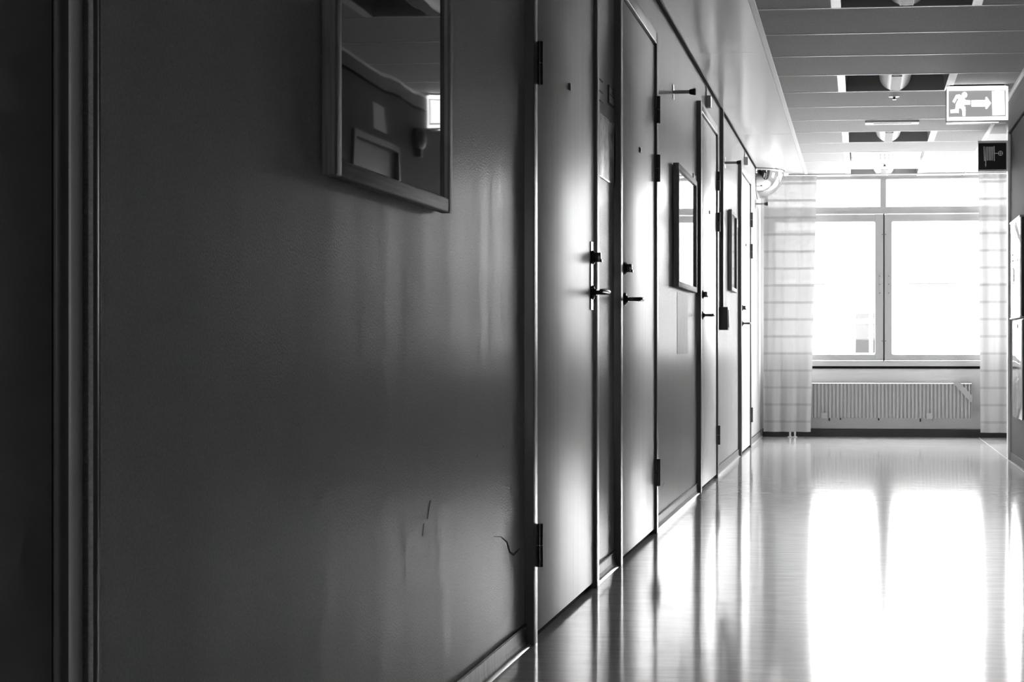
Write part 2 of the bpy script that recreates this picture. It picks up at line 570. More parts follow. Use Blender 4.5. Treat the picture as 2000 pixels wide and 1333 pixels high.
# ------------------------------------------------------------------ ceiling
PITCH = 0.544
seams = [YB - PITCH * k for k in range(0, 42)]          # across the corridor, from the window wall
LIGHT_K = [0, 4, 8, 12, 16, 20, 24]                    # bays that hold a lamp
VENT_K = [2, 14]
LX0, LX1 = 0.812, 1.398
pn = MB(); pf = MB(); fl_ = MB(); dk = MB()
for k in range(41):
    y1, y0 = seams[k] - 0.006, seams[k + 1] + 0.006
    if y1 < YN:
        break
    if k in LIGHT_K or k in VENT_K:
        pn.box(XS0, LX0 - 0.046, y0, y1, ZC, ZC + 0.018)
        pn.box(LX1 + 0.046, XS1, y0, y1, ZC, ZC + 0.018)
    else:
        pn.box(XS0, XS1, y0, y1, ZC, ZC + 0.018)
for s in seams:
    if s > YN:
        pf.box(XS0, XS1, s - 0.0052, s + 0.0052, ZC - 0.0025, ZC + 0.016)
ce = pn.build('ceiling', 'slat')
tag(ce, 'grey plank ceiling crossed by thin bright profiles', 'ceiling', kind='structure')
pf.build('ceiling_profiles', 'profile', ce)
bx(-0.14, XA + 0.1, YN - 0.1, YB + 0.3, 2.62, 2.72).build('ceiling_slab', 'mid_grey', ce)
# smooth soffits at both sides, with butt joints
so = MB()
for a, b in ((YN, 1.9), (1.903, 4.6), (4.603, 7.60), (7.603, 10.52), (10.523, YB)):
    so.box(-0.14, XS0 - 0.030, a, b, ZC, ZC + 0.05)
so = so.build('ceiling', 'soffit')
tag(so, 'smooth glossy white soffit panels above the doors', 'soffit', kind='structure')
so2 = MB()
so2.box(1.822, XR + 0.15, YN, YE, ZC, ZC + 0.05)
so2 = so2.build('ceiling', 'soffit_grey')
bx(1.822, XA, YE, YB, ZC, ZC + 0.05).build('alcove_soffit', 'soffit', so2)
tag(so2, 'narrow smooth soffit along the wall with the hose cabinets', 'soffit', kind='structure')
tr = MB()
for a, b in ((YN, 3.0), (3.004, 5.6), (5.604, 8.45), (8.454, 9.9), (9.904, 11.9), (11.904, YB)):
    tr.box(XS0 - 0.028, XS0 - 0.0005, a, b, ZC - 0.003, ZC + 0.05, bev=0.001, seg=1)
o = tr.build('trim_3', 'profile')
tag(o, 'pale edge profile between slatted ceiling and door-side soffit', 'profile', kind='structure')
tr = MB()
tr.box(XS1 + 0.0005, XS1 + 0.018, YN, YB, ZC + 0.004, ZC + 0.05)
tr.box(XS1 + 0.018, XS1 + 0.0265, YN, YB, ZC - 0.003, ZC + 0.05)
o = tr.build('trim_4', 'profile')
tag(o, 'thin bright edge profile of the ceiling near the exit sign', 'profile', kind='structure')


# ------------------------------------------------------------------ lamps in the ceiling
def ceiling_lamp(y0, y1, label):
    yc = (y0 + y1) / 2
    root = thing('ceiling_light', (1.105, yc, ZC), label, 'ceiling light', 'recessed lamps with rounded diffusers')
    for xa, xb in ((LX0 - 0.046, LX0), (LX1, LX1 + 0.046)):
        bx(xa, xb, y0 + 0.006, y1 - 0.006, ZC - 0.002, ZC + 0.012, bev=0.001, seg=1).build('side_flange', 'white', root)
    hs = MB()                                       # barrel-vaulted housing
    n = 20
    outer, inner = [], []
    for i in range(n + 1):
        a = math.pi * i / n
        ca, sa = math.cos(a), math.sin(a)
        px = 1.105 - math.copysign(abs(ca) ** 0.6, ca) * 0.293
        pz = abs(sa) ** 0.6 * 0.17
        inner.append((px, pz))
    for (xa, za), (xb, zb) in zip(inner[:-1], inner[1:]):
        hs.prism([(xa, y0 + 0.007, ZC + 0.001 + za), (xb, y0 + 0.007, ZC + 0.001 + zb), (xb, y0 + 0.007, ZC + 0.011 + zb), (xa, y0 + 0.007, ZC + 0.011 + za)], (0, y1 - y0 - 0.014, 0))
    hs.box(LX0, LX1, y0 + 0.0065, y0 + 0.0105, ZC + 0.001, ZC + 0.18)
    hs.box(LX0, LX1, y1 - 0.0105, y1 - 0.0065, ZC + 0.001, ZC + 0.18)
    hs.build('housing', 'reflector', root, smooth=False)
    ln = MB()
    pts = []
    for i in range(25):
        a = math.pi * i / 24
        pts.append((1.105 + 0.094 * math.cos(a), y0 + 0.03, ZC + 0.085 - 0.088 * math.sin(a)))
    pts.append((1.105 - 0.094, y0 + 0.03, ZC + 0.150))
    pts.append((1.105 + 0.094, y0 + 0.03, ZC + 0.150))
    ln.prism(pts, (0, y1 - y0 - 0.06, 0))
    lens = ln.build('diffuser', 'lens', root, smooth=True)
    gr = MB()
    y = y0 + 0.05
    while y < y1 - 0.055:
        gr.box(1.105 - 0.028, 1.105 + 0.028, y, y + 0.010, ZC - 0.0065, ZC + 0.004)
        y += 0.018
    gr.box(1.105 - 0.030, 1.105 - 0.026, y0 + 0.045, y1 - 0.045, ZC - 0.0065, ZC + 0.004)
    gr.box(1.105 + 0.026, 1.105 + 0.030, y0 + 0.045, y1 - 0.045, ZC - 0.0065, ZC + 0.004)
    gr.build('grille', 'grille', lens)
    return root


LL = {0: 'recessed ceiling lamp with rounded diffuser directly in front of the window', 4: 'recessed ceiling lamp with rounded diffuser just behind the flat white detector bar',
      8: 'recessed ceiling lamp in a dark trough beside the lit exit sign',
      12: 'recessed ceiling lamp cut off by the upper edge of the photo'}
for k in (0, 4, 8, 12):
    ceiling_lamp(seams[k + 1], seams[k], LL[k])
# the two lamps nearer than the frame, seen only as reflections in the near picture glass
for k in (16, 20, 24):
    fr = MB().box(LX0 - 0.046, LX1 + 0.046, seams[k + 1] + 0.006, seams[k] - 0.006, ZC, ZC + 0.012)
    fr.build('ceiling_blank_panel', 'slat', ce)
k = 14
MB().box(LX0 - 0.046, LX1 + 0.046, seams[k + 1] + 0.006, seams[k] - 0.006, ZC, ZC + 0.012).build('ceiling_blank_panel', 'slat', ce)

# ventilation panel
y0, y1 = seams[3] + 0.006, seams[2] - 0.006
vt = thing('ceiling_vent', (1.105, (y0 + y1) / 2, ZC), 'white perforated ventilation panel in the ceiling before the last lamp', 'vent')
v = MB()
v.box(LX0 + 0.018, LX1 - 0.018, y0, y1, ZC - 0.003, ZC + 0.012)
v.build('vent_plate', 'white', vt)
for xa, xb in ((LX0 - 0.046, LX0 - 0.004), (LX1 + 0.004, LX1 + 0.046)):
    bx(xa, xb, y0, y1, ZC - 0.002, ZC + 0.012).build('vent_flange', 'white', vt)
bx(LX0 + 0.003, LX0 + 0.010, y0 + 0.04, y1 - 0.04, ZC - 0.001, ZC + 0.010).build('vent_joint', 'gap', vt)
bx(LX1 - 0.010, LX1 - 0.007, y0 + 0.02, y1 - 0.02, ZC - 0.001, ZC + 0.010).build('vent_joint', 'mid_grey', vt)
for x, y in ((LX0 + 0.035, y0 + 0.03), (LX0 + 0.035, y1 - 0.03), (LX1 - 0.035, y0 + 0.03), (LX1 - 0.035, y1 - 0.03)):
    MB().cyl((x, y, ZC - 0.0035), (x, y, ZC), 0.006, n=10).build('screw', 'mid_grey', vt)
v = MB()
for i in range(10):
    x = 0.95 + i * 0.034
    v.box(x, x + 0.009, y0 + 0.10, y0 + 0.24, ZC - 0.0045, ZC - 0.0028)
    v.box(x + 0.004, x + 0.013, y0 + 0.28, y0 + 0.42, ZC - 0.0045, ZC - 0.0028)
sl = v.build('vent_slots', 'dark_grey', vt)


def sprinkler(x, y, label):
    r = thing('sprinkler', (x, y, ZC), label, 'sprinkler', 'ceiling sprinklers')
    MB().lathe([(0, 0.036), (0.004, 0.034), (0.006, 0.024), (0.006, 0.02)], (x, y, ZC), (0, 0, -1)).build('escutcheon', 'white', r, smooth=True)
    s = MB()
    s.cyl((x, y, ZC - 0.004), (x, y, ZC - 0.020), 0.008, n=12)
    s.cyl((x, y, ZC - 0.0185), (x, y, ZC - 0.0215), 0.014, n=12)
    s.build('sprinkler_head', 'dark_metal', r, smooth=True)
    return r


sprinkler(1.105, 9.0, 'small ceiling sprinkler behind the lamp beside the exit sign')
sprinkler(1.100, 12.30, 'small ceiling sprinkler just before the window')
db = thing('detector_bar', (1.11, 10.02, ZC), 'slim white bar fixed across the ceiling planks', 'ceiling bar')
bx(0.930, 1.295, 9.955, 10.06, ZC - 0.014, ZC, bev=0.003).build('bar_body', 'white', db, smooth=True)
bx(0.985, 1.245, 9.99, 10.03, ZC - 0.0165, ZC - 0.013, bev=0.001, seg=1).build('bar_lens', 'mid_grey', db)

# ------------------------------------------------------------------ right wall, alcove, window wall, end wall
w = MB()
RD0, RD1 = 7.95, 8.76          # door in the opposite wall, seen in the picture glass
w.box(XR, XR + 0.15, YN, RD0, 0, ZC + 0.01)
w.box(XR, XR + 0.15, RD0, RD1, 2.03, ZC + 0.01)
w.box(XR, XR + 0.15, RD1, YE, 0, ZC + 0.01)
w.box(XR + 0.15, XA, YE - 0.15, YE, 0, ZC + 0.01)
wr = w.build('wall_right', 'wall_dark')
tag(wr, 'dark grey painted wall carrying the hose cabinets', 'wall', kind='structure')
o = MB().box(XA, XA + 0.12, YE - 0.15, YB + 0.25, 0, 1.0).box(XA, XA + 0.12, YE - 0.15, YB + 0.25, 2.0, ZC + 0.3)
o = o.box(XA, XA + 0.12, YE - 0.15, 11.6, 1.0, 2.0).box(XA, XA + 0.12, 12.3, YB + 0.25, 1.0, 2.0).build('wall_side', 'white_wall')
w2 = thing('added_window', (XA + 0.06, 11.95, 0.85), 'added side window lighting the alcove, out of sight behind the dark wall', 'window', kind='structure')  # unseen window, added as a light source for the far walls
MB().box(XA + 0.03, XA + 0.09, 11.6, 12.3, 1.0, 1.05).box(XA + 0.03, XA + 0.09, 11.6, 12.3, 1.95, 2.0).box(XA + 0.03, XA + 0.09, 11.6, 11.65, 1.05, 1.95).box(
    XA + 0.03, XA + 0.09, 12.25, 12.3, 1.05, 1.95).build('window_frame', 'frame_white', w2)
bx(XA + 0.055, XA + 0.060, 11.63, 12.27, 1.03, 1.97).build('pane', 'glass', w2)
tag(o, 'white side wall of the alcove beside the window', 'wall', kind='structure')
o = MB().box(-0.14, 0.55, YN - 0.12, YN, 0, ZC + 0.3).box(1.45, XR + 0.15, YN - 0.12, YN, 0, ZC + 0.3).box(0.55, 1.45, YN - 0.12, YN, 2.1, ZC + 0.3)
o = o.build('wall_rear', 'wall_dark')
tag(o, 'dark end wall of the corridor behind the viewer', 'wall', kind='structure')
MB().box(XR, XR + 0.004, 5.5, 5.51, 0.06, ZC - 0.01).box(XR, XR + 0.004, 8.90, 8.908, 0.06, ZC - 0.01).build('wall_joint', 'gap', wr)
MB().box(XR - 0.012, XR, YN, RD0 - 0.05, ZC - 0.012, ZC - 0.001).box(XR - 0.012, XR, RD0 - 0.05, YE, ZC - 0.012, ZC - 0.001).build('shadow_joint', 'gap', wr)
o = MB().box(XR - 0.006, XR, YN, RD0 - 0.04, 0, 0.056).box(XR - 0.006, XR, RD1 + 0.04, YE - 0.001, 0, 0.056).build('baseboard_right', 'base_dark')
tag(o, 'black baseboard under the hose cabinets', 'baseboard', kind='structure')
d7 = thing('door_7', (1.0, YN, 0), 'added glazed door letting in fill light, behind the viewer', 'door', kind='structure')  # unseen door, added for weak light on the camera-facing sides
MB().box(0.55, 0.65, YN - 0.09, YN - 0.05, 0, 2.1).box(1.35, 1.45, YN - 0.09, YN - 0.05, 0, 2.1).box(0.65, 1.35, YN - 0.09, YN - 0.05, 2.0, 2.1).box(
    0.65, 1.35, YN - 0.09, YN - 0.05, 0, 1.0).build('leaf', 'mid_grey', d7)
bx(0.645, 1.355, YN - 0.072, YN - 0.068, 0.995, 2.005).build('pane', 'glass', d7)
# corner guard on the wall end
o = MB().box(XR - 0.020, XR - 0.0005, YE - 0.07, YE + 0.012, 0.0, ZC - 0.001, bev=0.002).build('trim_5', 'wall_white_glossy')
tag(o, 'white corner post at the end of the dark wall', 'corner post', kind='structure')
# door in the opposite wall
d6 = thing('door_6', (XR, (RD0 + RD1) / 2, 0), 'dark door in the opposite wall, mirrored in the near picture glass', 'door', kind='structure')
bx(XR + 0.02, XR + 0.06, RD0 + 0.045, RD1 - 0.045, 0.01, 1.99).build('leaf', 'dark_grey', d6)
MB().box(XR - 0.012, XR + 0.08, RD0, RD0 + 0.043, 0, 2.03).box(XR - 0.012, XR + 0.08, RD1 - 0.043, RD1, 0, 2.03).box(XR - 0.012, XR + 0.08, RD0 + 0.043, RD1 - 0.043, 1.992, 2.03).build('frame', 'dark_grey', d6)
nt_ = bx(XR - 0.0015, XR, 8.30, 8.52, 2.08, 2.24).build('wall_notice', 'notice')
tag(nt_, 'pale notice sheet above the opposite door, mirrored in the near picture glass', 'notice')
bl_ = thing('alarm_bell', (XR, 9.12, 2.14), 'round dark alarm bell near the ceiling, mirrored in the picture glass', 'alarm bell')
MB().lathe([(0, 0.07), (0.02, 0.075), (0.04, 0.06), (0.052, 0.03), (0.056, 0.01)], (XR, 9.12, 2.14), (-1, 0, 0)).build('bell_dome', 'dark_grey', bl_, smooth=True)
bx(XR - 0.03, XR, 9.09, 9.15, 2.02, 2.08, bev=0.003).build('striker_box', 'dark_grey', bl_)

# window wall
WX0, WX1, WZ0, WZ1 = 0.03, 2.35, 0.672, ZC - 0.004
w = MB()
w.box(-0.14, WX0, YB, YB + 0.25, 0, ZC + 0.3)
w.box(WX1, XA + 0.1, YB, YB + 0.25, 0, ZC + 0.3)
w.box(WX0, WX1, YB, YB + 0.25, 0, WZ0 - 0.001)
w.box(WX0, WX1, YB, YB + 0.25, WZ1 + 0.001, ZC + 0.3)
wb = w.build('wall_back', 'white_wall')
tag(wb, 'white end wall around the bright window', 'wall', kind='structure')
o = bx(0.016, XA, YB - 0.010, YB, 0, 0.073, bev=0.002, seg=1).build('baseboard_back', 'base_dark')
tag(o, 'dark baseboard under the radiator', 'baseboard', kind='structure')

win = thing('window_1', (1.11, YB, WZ0), 'wide white window with two sashes and two upper lights', 'window', kind='structure')
yf0, yf1 = YB + 0.010, YB + 0.085
f = MB()
f.box(WX0, WX1, yf0, yf1, WZ1 - 0.024, WZ1)                        # head
f.box(WX0, WX0 + 0.03, yf0, yf1, WZ0 + 0.012, WZ1 - 0.024)
f.box(WX1 - 0.03, WX1, yf0, yf1, WZ0 + 0.012, WZ1 - 0.024)
f.box(WX0 + 0.03, WX1 - 0.03, yf0, yf1, 2.008, 2.070, bev=0.003, seg=1)   # transom
f.box(WX0 + 0.03, WX1 - 0.03, yf0 - 0.004, yf0 + 0.01, 2.024, 2.030)
f.box(1.075, 1.130, yf0, yf1, 2.070, WZ1 - 0.024, bev=0.003, seg=1)       # upper mullion
f.box(WX0, WX1, yf0, yf1 + 0.02, WZ0, WZ0 + 0.012)
f.build('window_frame', 'frame_white', win)
bx(1.1025, 1.1145, yf0 + 0.02, yf1, WZ0 + 0.012, 2.008).build('sash_gasket', 'dark_grey', win)


def sash(x0, x1, st0, st1):
    s = MB()
    y0, y1 = yf0 + 0.004, yf0 + 0.055
    s.box(x0, x0 + st0, y0, y1, 0.686, 2.003, bev=0.003, seg=2)
    s.box(x1 - st1, x1, y0, y1, 0.686, 2.003, bev=0.003, seg=2)
    s.box(x0 + st0 - 0.002, x1 - st1 + 0.002, y0 + 0.001, y1, 1.938, 2.002, bev=0.002, seg=1)
    s.box(x0 + st0 - 0.002, x1 - st1 + 0.002, y0 + 0.001, y1, 0.687, 0.741, bev=0.002, seg=1)
    # rounded glazing corners
    for cx, cz, sx, sz in ((x0 + st0, 0.741, 1, 1), (x1 - st1, 0.741, -1, 1), (x0 + st0, 1.938, 1, -1), (x1 - st1, 1.938, -1, -1)):
        r = 0.016
        p = [(cx - sx * 0.001, y0 + 0.006, cz - sz * 0.001)]
        for i in range(6):
            a = math.pi / 2 * i / 5
            p.append((cx + sx * r * (1 - math.sin(a)), y0 + 0.006, cz + sz * r * (1 - math.cos(a))))
        s.prism(p, (0, 0.03, 0))
    so_ = s.build('sash', 'frame_white', win)
    bx(x0 + st0 - 0.006, x1 - st1 + 0.006, y0 + 0.024, y0 + 0.028, 0.735, 1.944).build('pane', 'glass', so_)
    return so_


sL = sash(WX0 + 0.032, 1.102, 0.07, 0.073)
sR = sash(1.115, WX1 - 0.032, 0.065, 0.07)
for s_, x_in, x_out in ((sL, 1.093, 1.070), (sR, 1.124, 1.152)):
    h = MB()
    for x, z in ((x_in, 1.820), (x_in, 0.862), (x_out, 1.446), (x_out, 1.372), (x_out, 1.293)):
        h.cyl((x, yf0 + 0.0005, z), (x, yf0 + 0.006, z), 0.0045, n=10)
    h.build('screw_holes', 'dark_grey', s_)
    bx(x_out - 0.010, x_out + 0.010, yf0 + 0.0015, yf0 + 0.005, 1.265, 1.475, bev=0.002, seg=1).build('handle_plate', 'frame_white', s_)
p = MB()
p.box(WX0 + 0.03, 1.076, yf0 + 0.030, yf0 + 0.034, 2.068, WZ1 - 0.022)
p.box(1.129, WX1 - 0.03, yf0 + 0.030, yf0 + 0.034, 2.068, WZ1 - 0.022)
p.build('upper_pane', 'glass', win)
s = MB()
s.box(0.15, WX1 + 0.06, YB - 0.012, YB + 0.012, WZ0 - 0.036, WZ0 + 0.0, bev=0.003)
s.build('window_sill', 'frame_white', win)
s = bx(0.16, WX1 + 0.055, YB - 0.009, YB, 0.613, 0.636)
s.build('sill_gap', 'gap', win)

# radiator: ribbed convector, its brackets, and the cover strip across the corner
rad = thing('radiator', (1.09, 13.10, 0.173), 'long ribbed wall radiator below the window', 'radiator')
r = MB()
RX0, RX1, RZ0, RZ1 = 0.345, 1.876, 0.175, 0.480
n = 46
pitch = (RX1 - RX0) / n
pts = []
for i in range(n):
    x = RX0 + i * pitch
    pts += [(x + pitch * 0.10, 13.062), (x + pitch * 0.28, 13.050), (x + pitch * 0.72, 13.050), (x + pitch * 0.90, 13.062)]
poly = [(RX0, 13.062)] + pts + [(RX1, 13.062), (RX1, 13.14), (RX0, 13.14)]
r.prism([(x, y, RZ0) for x, y in poly], (0, 0, RZ1 - RZ0))
r.build('ribbed_panel', 'radiator', rad)
r = MB()
r.box(RX0 - 0.002, RX1 + 0.002, 13.047, 13.142, RZ1, RZ1 + 0.006, bev=0.002, seg=1)
r.build('top_grille', 'white', rad)
r = MB()
r.box(RX1, RX1 + 0.006, 13.047, 13.142, RZ0 - 0.002, RZ1 + 0.003)
r.build('side_cover', 'radiator', rad)
for x in (0.579, 1.508):
    b = MB()
    b.box(x - 0.027, x + 0.027, 13.040, 13.050, 0.170, 0.222, bev=0.003)
    b.build('bracket', 'radiator', rad, smooth=True)
    bx(x + 0.028, x + 0.036, 13.10, 13.158, 0.145, 0.176).build('bracket_foot', 'radiator', rad)
r = MB()
r.prism([(1.716, 13.040, 0.489), (1.780, 13.040, 0.489), (1.884, 13.040, 0.375), (1.884, 13.040, 0.325), (1.870, 13.040, 0.318)], (0, 0.008, 0))
r.build('corner_strip', 'radiator', rad)
for x, dz in ((0.62, 0.03), (0.72, 0.02), (1.06, 0.024), (1.43, 0.034)):
    MB().cyl((x, 13.11, RZ0 - dz), (x, 13.11, RZ0 + 0.002), 0.007, n=10).build('drain_fitting', 'black', rad, smooth=True)
pp = thing('heating_pipes', (0.29, 13.07, 0), 'pair of white heating pipes rising from floor behind curtain hem', 'pipes')
for x in (0.270, 0.313):
    q = MB()
    q.cyl((x, 13.07, 0.0), (x, 13.07, 0.30), 0.009, n=14)
    pq = q.build('pipe', 'white', pp, smooth=True)
    MB().lathe([(0, 0.024), (0.004, 0.022), (0.009, 0.012)], (x, 13.07, 0), (0, 0, 1)).build('pipe_collar', 'white', pq, smooth=True)
q = MB().cyl((0.260, 13.07, 0.292), (0.342, 13.07, 0.292), 0.011, n=12)
q.build('valve', 'white', pp, smooth=True)


# curtains of sheer voile
def curtain(x0t, x1t, x0b, x1b, folds, phase, label):
    nx, nz = 160, 40
    bm = bmesh.new()
    grid = []
    for j in range(nz + 1):
        t = j / nz
        z = 2.333 + (0.053 - 2.333) * t
        xa = x0t + (x0b - x0t) * t
        xb = x1t + (x1b - x1t) * t
        row = []
        for i in range(nx + 1):
            s_ = i / nx
            ph = s_ * folds * 2 * math.pi + phase
            dpt = (0.009 + 0.008 * t) * math.sin(ph) + 0.003 * math.sin(ph * 2.3 + 1 + t) + 0.003 * math.sin(7 * t + ph * 0.4)
            row.append(bm.verts.new((xa + (xb - xa) * s_ + 0.006 * math.cos(ph * 1.0 + t), 12.985 + dpt, z)))
        grid.append(row)
    for j in range(nz):
        for i in range(nx):
            bm.faces.new((grid[j][i], grid[j][i + 1], grid[j + 1][i + 1], grid[j + 1][i]))
    me = bpy.data.meshes.new('curtain')
    bm.to_mesh(me); bm.free()
    for p_ in me.polygons:
        p_.use_smooth = True
    me.materials.append(M['sheer'])
    o_ = bpy.data.objects.new('curtain', me)
    COL.objects.link(o_)
    o_.location = ((x0t + x1t) / 2, 12.985, 0.05)
    me.transform(Matrix.Translation(-o_.location))
    tag(o_, label, 'curtain', 'sheer window curtains')
    return o_


curtain(0.035, 0.507, 0.035, 0.455, 3.0, 0.4, 'sheer striped curtain hanging over the heating pipes')
curtain(1.932, 2.46, 1.955, 2.46, 3.2, 1.2, 'sheer striped curtain hanging below the hose sign')
rl = thing('curtain_rail', (1.2, 12.985, 2.334), 'slim white curtain rail along the ceiling above the window', 'curtain rail')
bx(0.26, 2.6, 12.965, 13.005, 2.334, ZC).build('rail', 'white', rl)
bx(0.26, 2.6, 12.960, 12.965, 2.337, ZC).build('rail_lip', 'mid_grey', rl)


# ------------------------------------------------------------------ pictures on the wall
def picture(y0, y1, z0, z1, dep, fw, label, bend=0.0):
    root = thing('framed_picture', (0, (y0 + y1) / 2, z0), label, 'picture', 'glazed pictures in dark wooden frames')
    b = 0.004
    MB().box(0.004, dep, y0, y0 + fw, z0, z1, bev=b, seg=4).build('frame_stile', 'wood', root, smooth=True)
    MB().box(0.004, dep, y1 - fw, y1, z0, z1, bev=b, seg=4).build('frame_stile', 'wood', root, smooth=True)
    MB().box(0.004, dep - 0.0005, y0 + fw * 0.9, y1 - fw * 0.9, z0 + 0.0003, z0 + fw, bev=b, seg=4).build('frame_rail', 'wood_h', root, smooth=True)
    MB().box(0.004, dep - 0.0005, y0 + fw * 0.9, y1 - fw * 0.9, z1 - fw, z1 - 0.0003, bev=b, seg=4).build('frame_rail', 'wood_h', root, smooth=True)
    MB().box(0.002, dep - 0.010, y0 + fw * 0.8, y1 - fw * 0.8, z0 + fw * 0.8, z1 - fw * 0.8).build('glazed_print', 'glazing', root)
    return root


pc = picture(2.362, 3.060, 1.088, 1.690, 0.030, 0.030, 'large framed picture on the bare dark wall, its glass mirroring the exit sign')
pc.rotation_euler = (0, 0, 0)
picture(6.945, 7.735, 1.093, 1.690, 0.032, 0.030, 'dark framed picture whose glass mirrors the window, between grey and pale doors')
picture(9.862, 10.290, 1.189, 1.742, 0.030, 0.028, 'narrow dark framed picture beside the vertical conduit')


# door stops: wall rod with a rubber tip
def door_stop(y, label):
    r = thing('door_stop', (0, y, 2.034), label, 'door stop', 'rod door stops high on the wall')
    MB().lathe([(0, 0.038), (0.002, 0.038), (0.0035, 0.034)], (0, y, 2.034), (1, 0, 0)).build('wall_plate', 'chrome', r, smooth=True)
    MB().cyl((0.003, y, 2.034), (0.080, y, 2.034), 0.0085, n=16).build('rod', 'mid_grey', r, smooth=True)
    MB().lathe([(0, 0.0095), (0.004, 0.0125), (0.026, 0.0165), (0.031, 0.0145)], (0.078, y, 2.034), (1, 0, 0)).build('rubber_tip', 'black', r, smooth=True)
    return r


door_stop(6.983, 'rod door stop with black tip just above the window-mirroring picture')
door_stop(9.675, 'rod door stop with black tip above the narrow framed picture')
door_stop(12.468, 'rod door stop with black tip below the dome mirror')


# name plates beside the doors
def name_plate(y0, y1, label):
    r = thing('name_plate', (0, (y0 + y1) / 2, 1.68), label, 'name plate', 'small name plates beside doors')
    bx(0, 0.004, y0, y1, 1.676, 1.742, bev=0.001, seg=1).build('plate_frame', 'black', r)
    MB().box(0.0035, 0.0048, y0 + 0.007, y1 - 0.007, 1.712, 1.737).box(0.0035, 0.0048, y0 + 0.007, y1 - 0.007, 1.681, 1.708).build('name_card', 'mid_grey', r)
    m_ = MB()
    m_.lathe([(0, 0.006), (0.001, 0.004)], (0.0046, y0 + 0.62 * (y1 - y0), 1.726), (1, 0, 0), n=14)
    m_.box(0.0048, 0.0052, y0 + 0.55 * (y1 - y0), y0 + 0.70 * (y1 - y0), 1.716, 1.722)
    m_.build('plate_symbol', 'black', r)
    return r


name_plate(5.155, 5.270, 'small name plate above the taped paper sheet')
name_plate(7.80, 7.93, 'small name plate beside the window-mirroring picture')
name_plate(10.46, 10.66, 'small name plate between the narrow picture and the last door')
ls = thing('label_strips', (0, 5.01, 1.67), 'three short dark label slots above the taped paper sheet', 'label holder')
for z in (1.728, 1.688, 1.655):
    bx(0, 0.0022, 4.975, 5.045, z, z + 0.0045).build('label_slot', 'black', ls)
# taped paper sheet with a curling edge
ps = MB()
n = 14
ga = []
for i in range(n + 1):
    t = i / n
    y = 4.975 + 0.255 * t
    x = 0.0012 + (0.010 * max(0, (t - 0.8) / 0.2) ** 1.5) + 0.0012 * math.sin(t * 12)
    ga.append((x, y))
bm = ps.bm
cols = []
for x, y in ga:
    cols.append([bm.verts.new((x + 0.001 * math.sin(9 * z + y * 20), y, z)) for z in [1.396 + 0.218 * j / 8 for j in range(9)]])
for i in range(n):
    for j in range(8):
        bm.faces.new((cols[i][j], cols[i + 1][j], cols[i + 1][j + 1], cols[i][j + 1]))
psr = thing('paper_sheet', (0, 5.1, 1.39), 'printed paper sheet in a clear sleeve taped between two grey doors', 'poster')
ps.build('sheet', 'paper', psr, smooth=True)
MB().box(0.0018, 0.0035, 4.972, 5.222, 1.393, 1.398).box(0.0018, 0.0035, 4.972, 4.9745, 1.398, 1.612).box(0.0018, 0.003, 4.972, 5.20, 1.612, 1.6145).build('sleeve_edge', 'chrome', psr)

# conduit with junction box
cd = thing('conduit', (0, 9.42, 0.9), 'vertical cable conduit ending in a dark box beside the narrow picture', 'conduit')
bx(0, 0.022, 9.325, 9.365, 1.05, ZC - 0.012, bev=0.001, seg=1).build('conduit_channel', 'dark_grey', cd)
jb = MB().box(0, 0.056, 9.27, 9.38, 0.915, 1.062, bev=0.004)
jbx = jb.build('junction_box', 'dark_grey', cd, smooth=True)
MB().box(0.045, 0.060, 9.29, 9.36, 0.93, 1.045, bev=0.003).build('box_flap', 'dark_grey', jbx, smooth=True)


def wall_sensor(y, z0, z1, label):
    r = thing('wall_sensor', (0, y, z0), label, 'sensor box', 'small boxes under the soffit')
    bx(0, 0.030, y, y + 0.045, z0, z1, bev=0.002).build('sensor_case', 'mid_grey', r, smooth=True)
    bx(0, 0.006, y + 0.01, y + 0.02, z1, ZC - 0.011).build('sensor_cable', 'mid_grey', r)
    bx(0.030, 0.0315, y + 0.003, y + 0.042, z0 + 0.004, z1 - 0.004).build('sensor_front', 'chrome', r)
    return r


wall_sensor(8.451, 2.204, 2.272, 'small wall box above the pale door between picture and conduit')
wall_sensor(11.257, 2.219, 2.280, 'small wall box above the last white door')

# quarter dome mirror under the soffit
dm = thing('dome_mirror', (0, 12.70, ZC), 'quarter dome security mirror in the corner under the soffit', 'mirror')
R_ = 0.235
bm = bmesh.new()
nu, nv = 40, 24
rows = []
for j in range(nv + 1):
    el = -math.pi / 2 * j / nv
    rows.append([bm.verts.new((0.002 + R_ * math.cos(el) * math.cos(az), 12.70 + R_ * math.cos(el) * math.sin(az), ZC - 0.006 + R_ * math.sin(el)))
                 for az in [-math.pi / 2 + math.pi * i / nu for i in range(nu + 1)]])
for j in range(nv):
    for i in range(nu):
        bm.faces.new((rows[j][i], rows[j][i + 1], rows[j + 1][i + 1], rows[j + 1][i]))
bmesh.ops.remove_doubles(bm, verts=bm.verts[:], dist=1e-5)
m_ = MB(); m_.bm.free(); m_.bm = bm
m_.build('mirror_dome', 'mirror', dm, smooth=True)
m_ = MB()
m_.prism([(0.0 + (R_ + 0.006) * math.cos(a), 12.70 + (R_ + 0.006) * math.sin(a), ZC - 0.006) for a in [-math.pi / 2 + math.pi * i / 40 for i in range(41)]], (0, 0, 0.005))
m_.build('ceiling_rim', 'dark_grey', dm)
m_ = MB()
arc = [-math.pi / 2 * 1.0 + math.pi * i / 40 for i in range(41)]
m_.prism([(0.0003, 12.70 + (R_ + 0.006) * math.sin(a), ZC - 0.006 - (R_ + 0.006) * math.cos(a)) for a in arc], (0.003, 0, 0))
m_.build('wall_rim', 'dark_grey', dm)

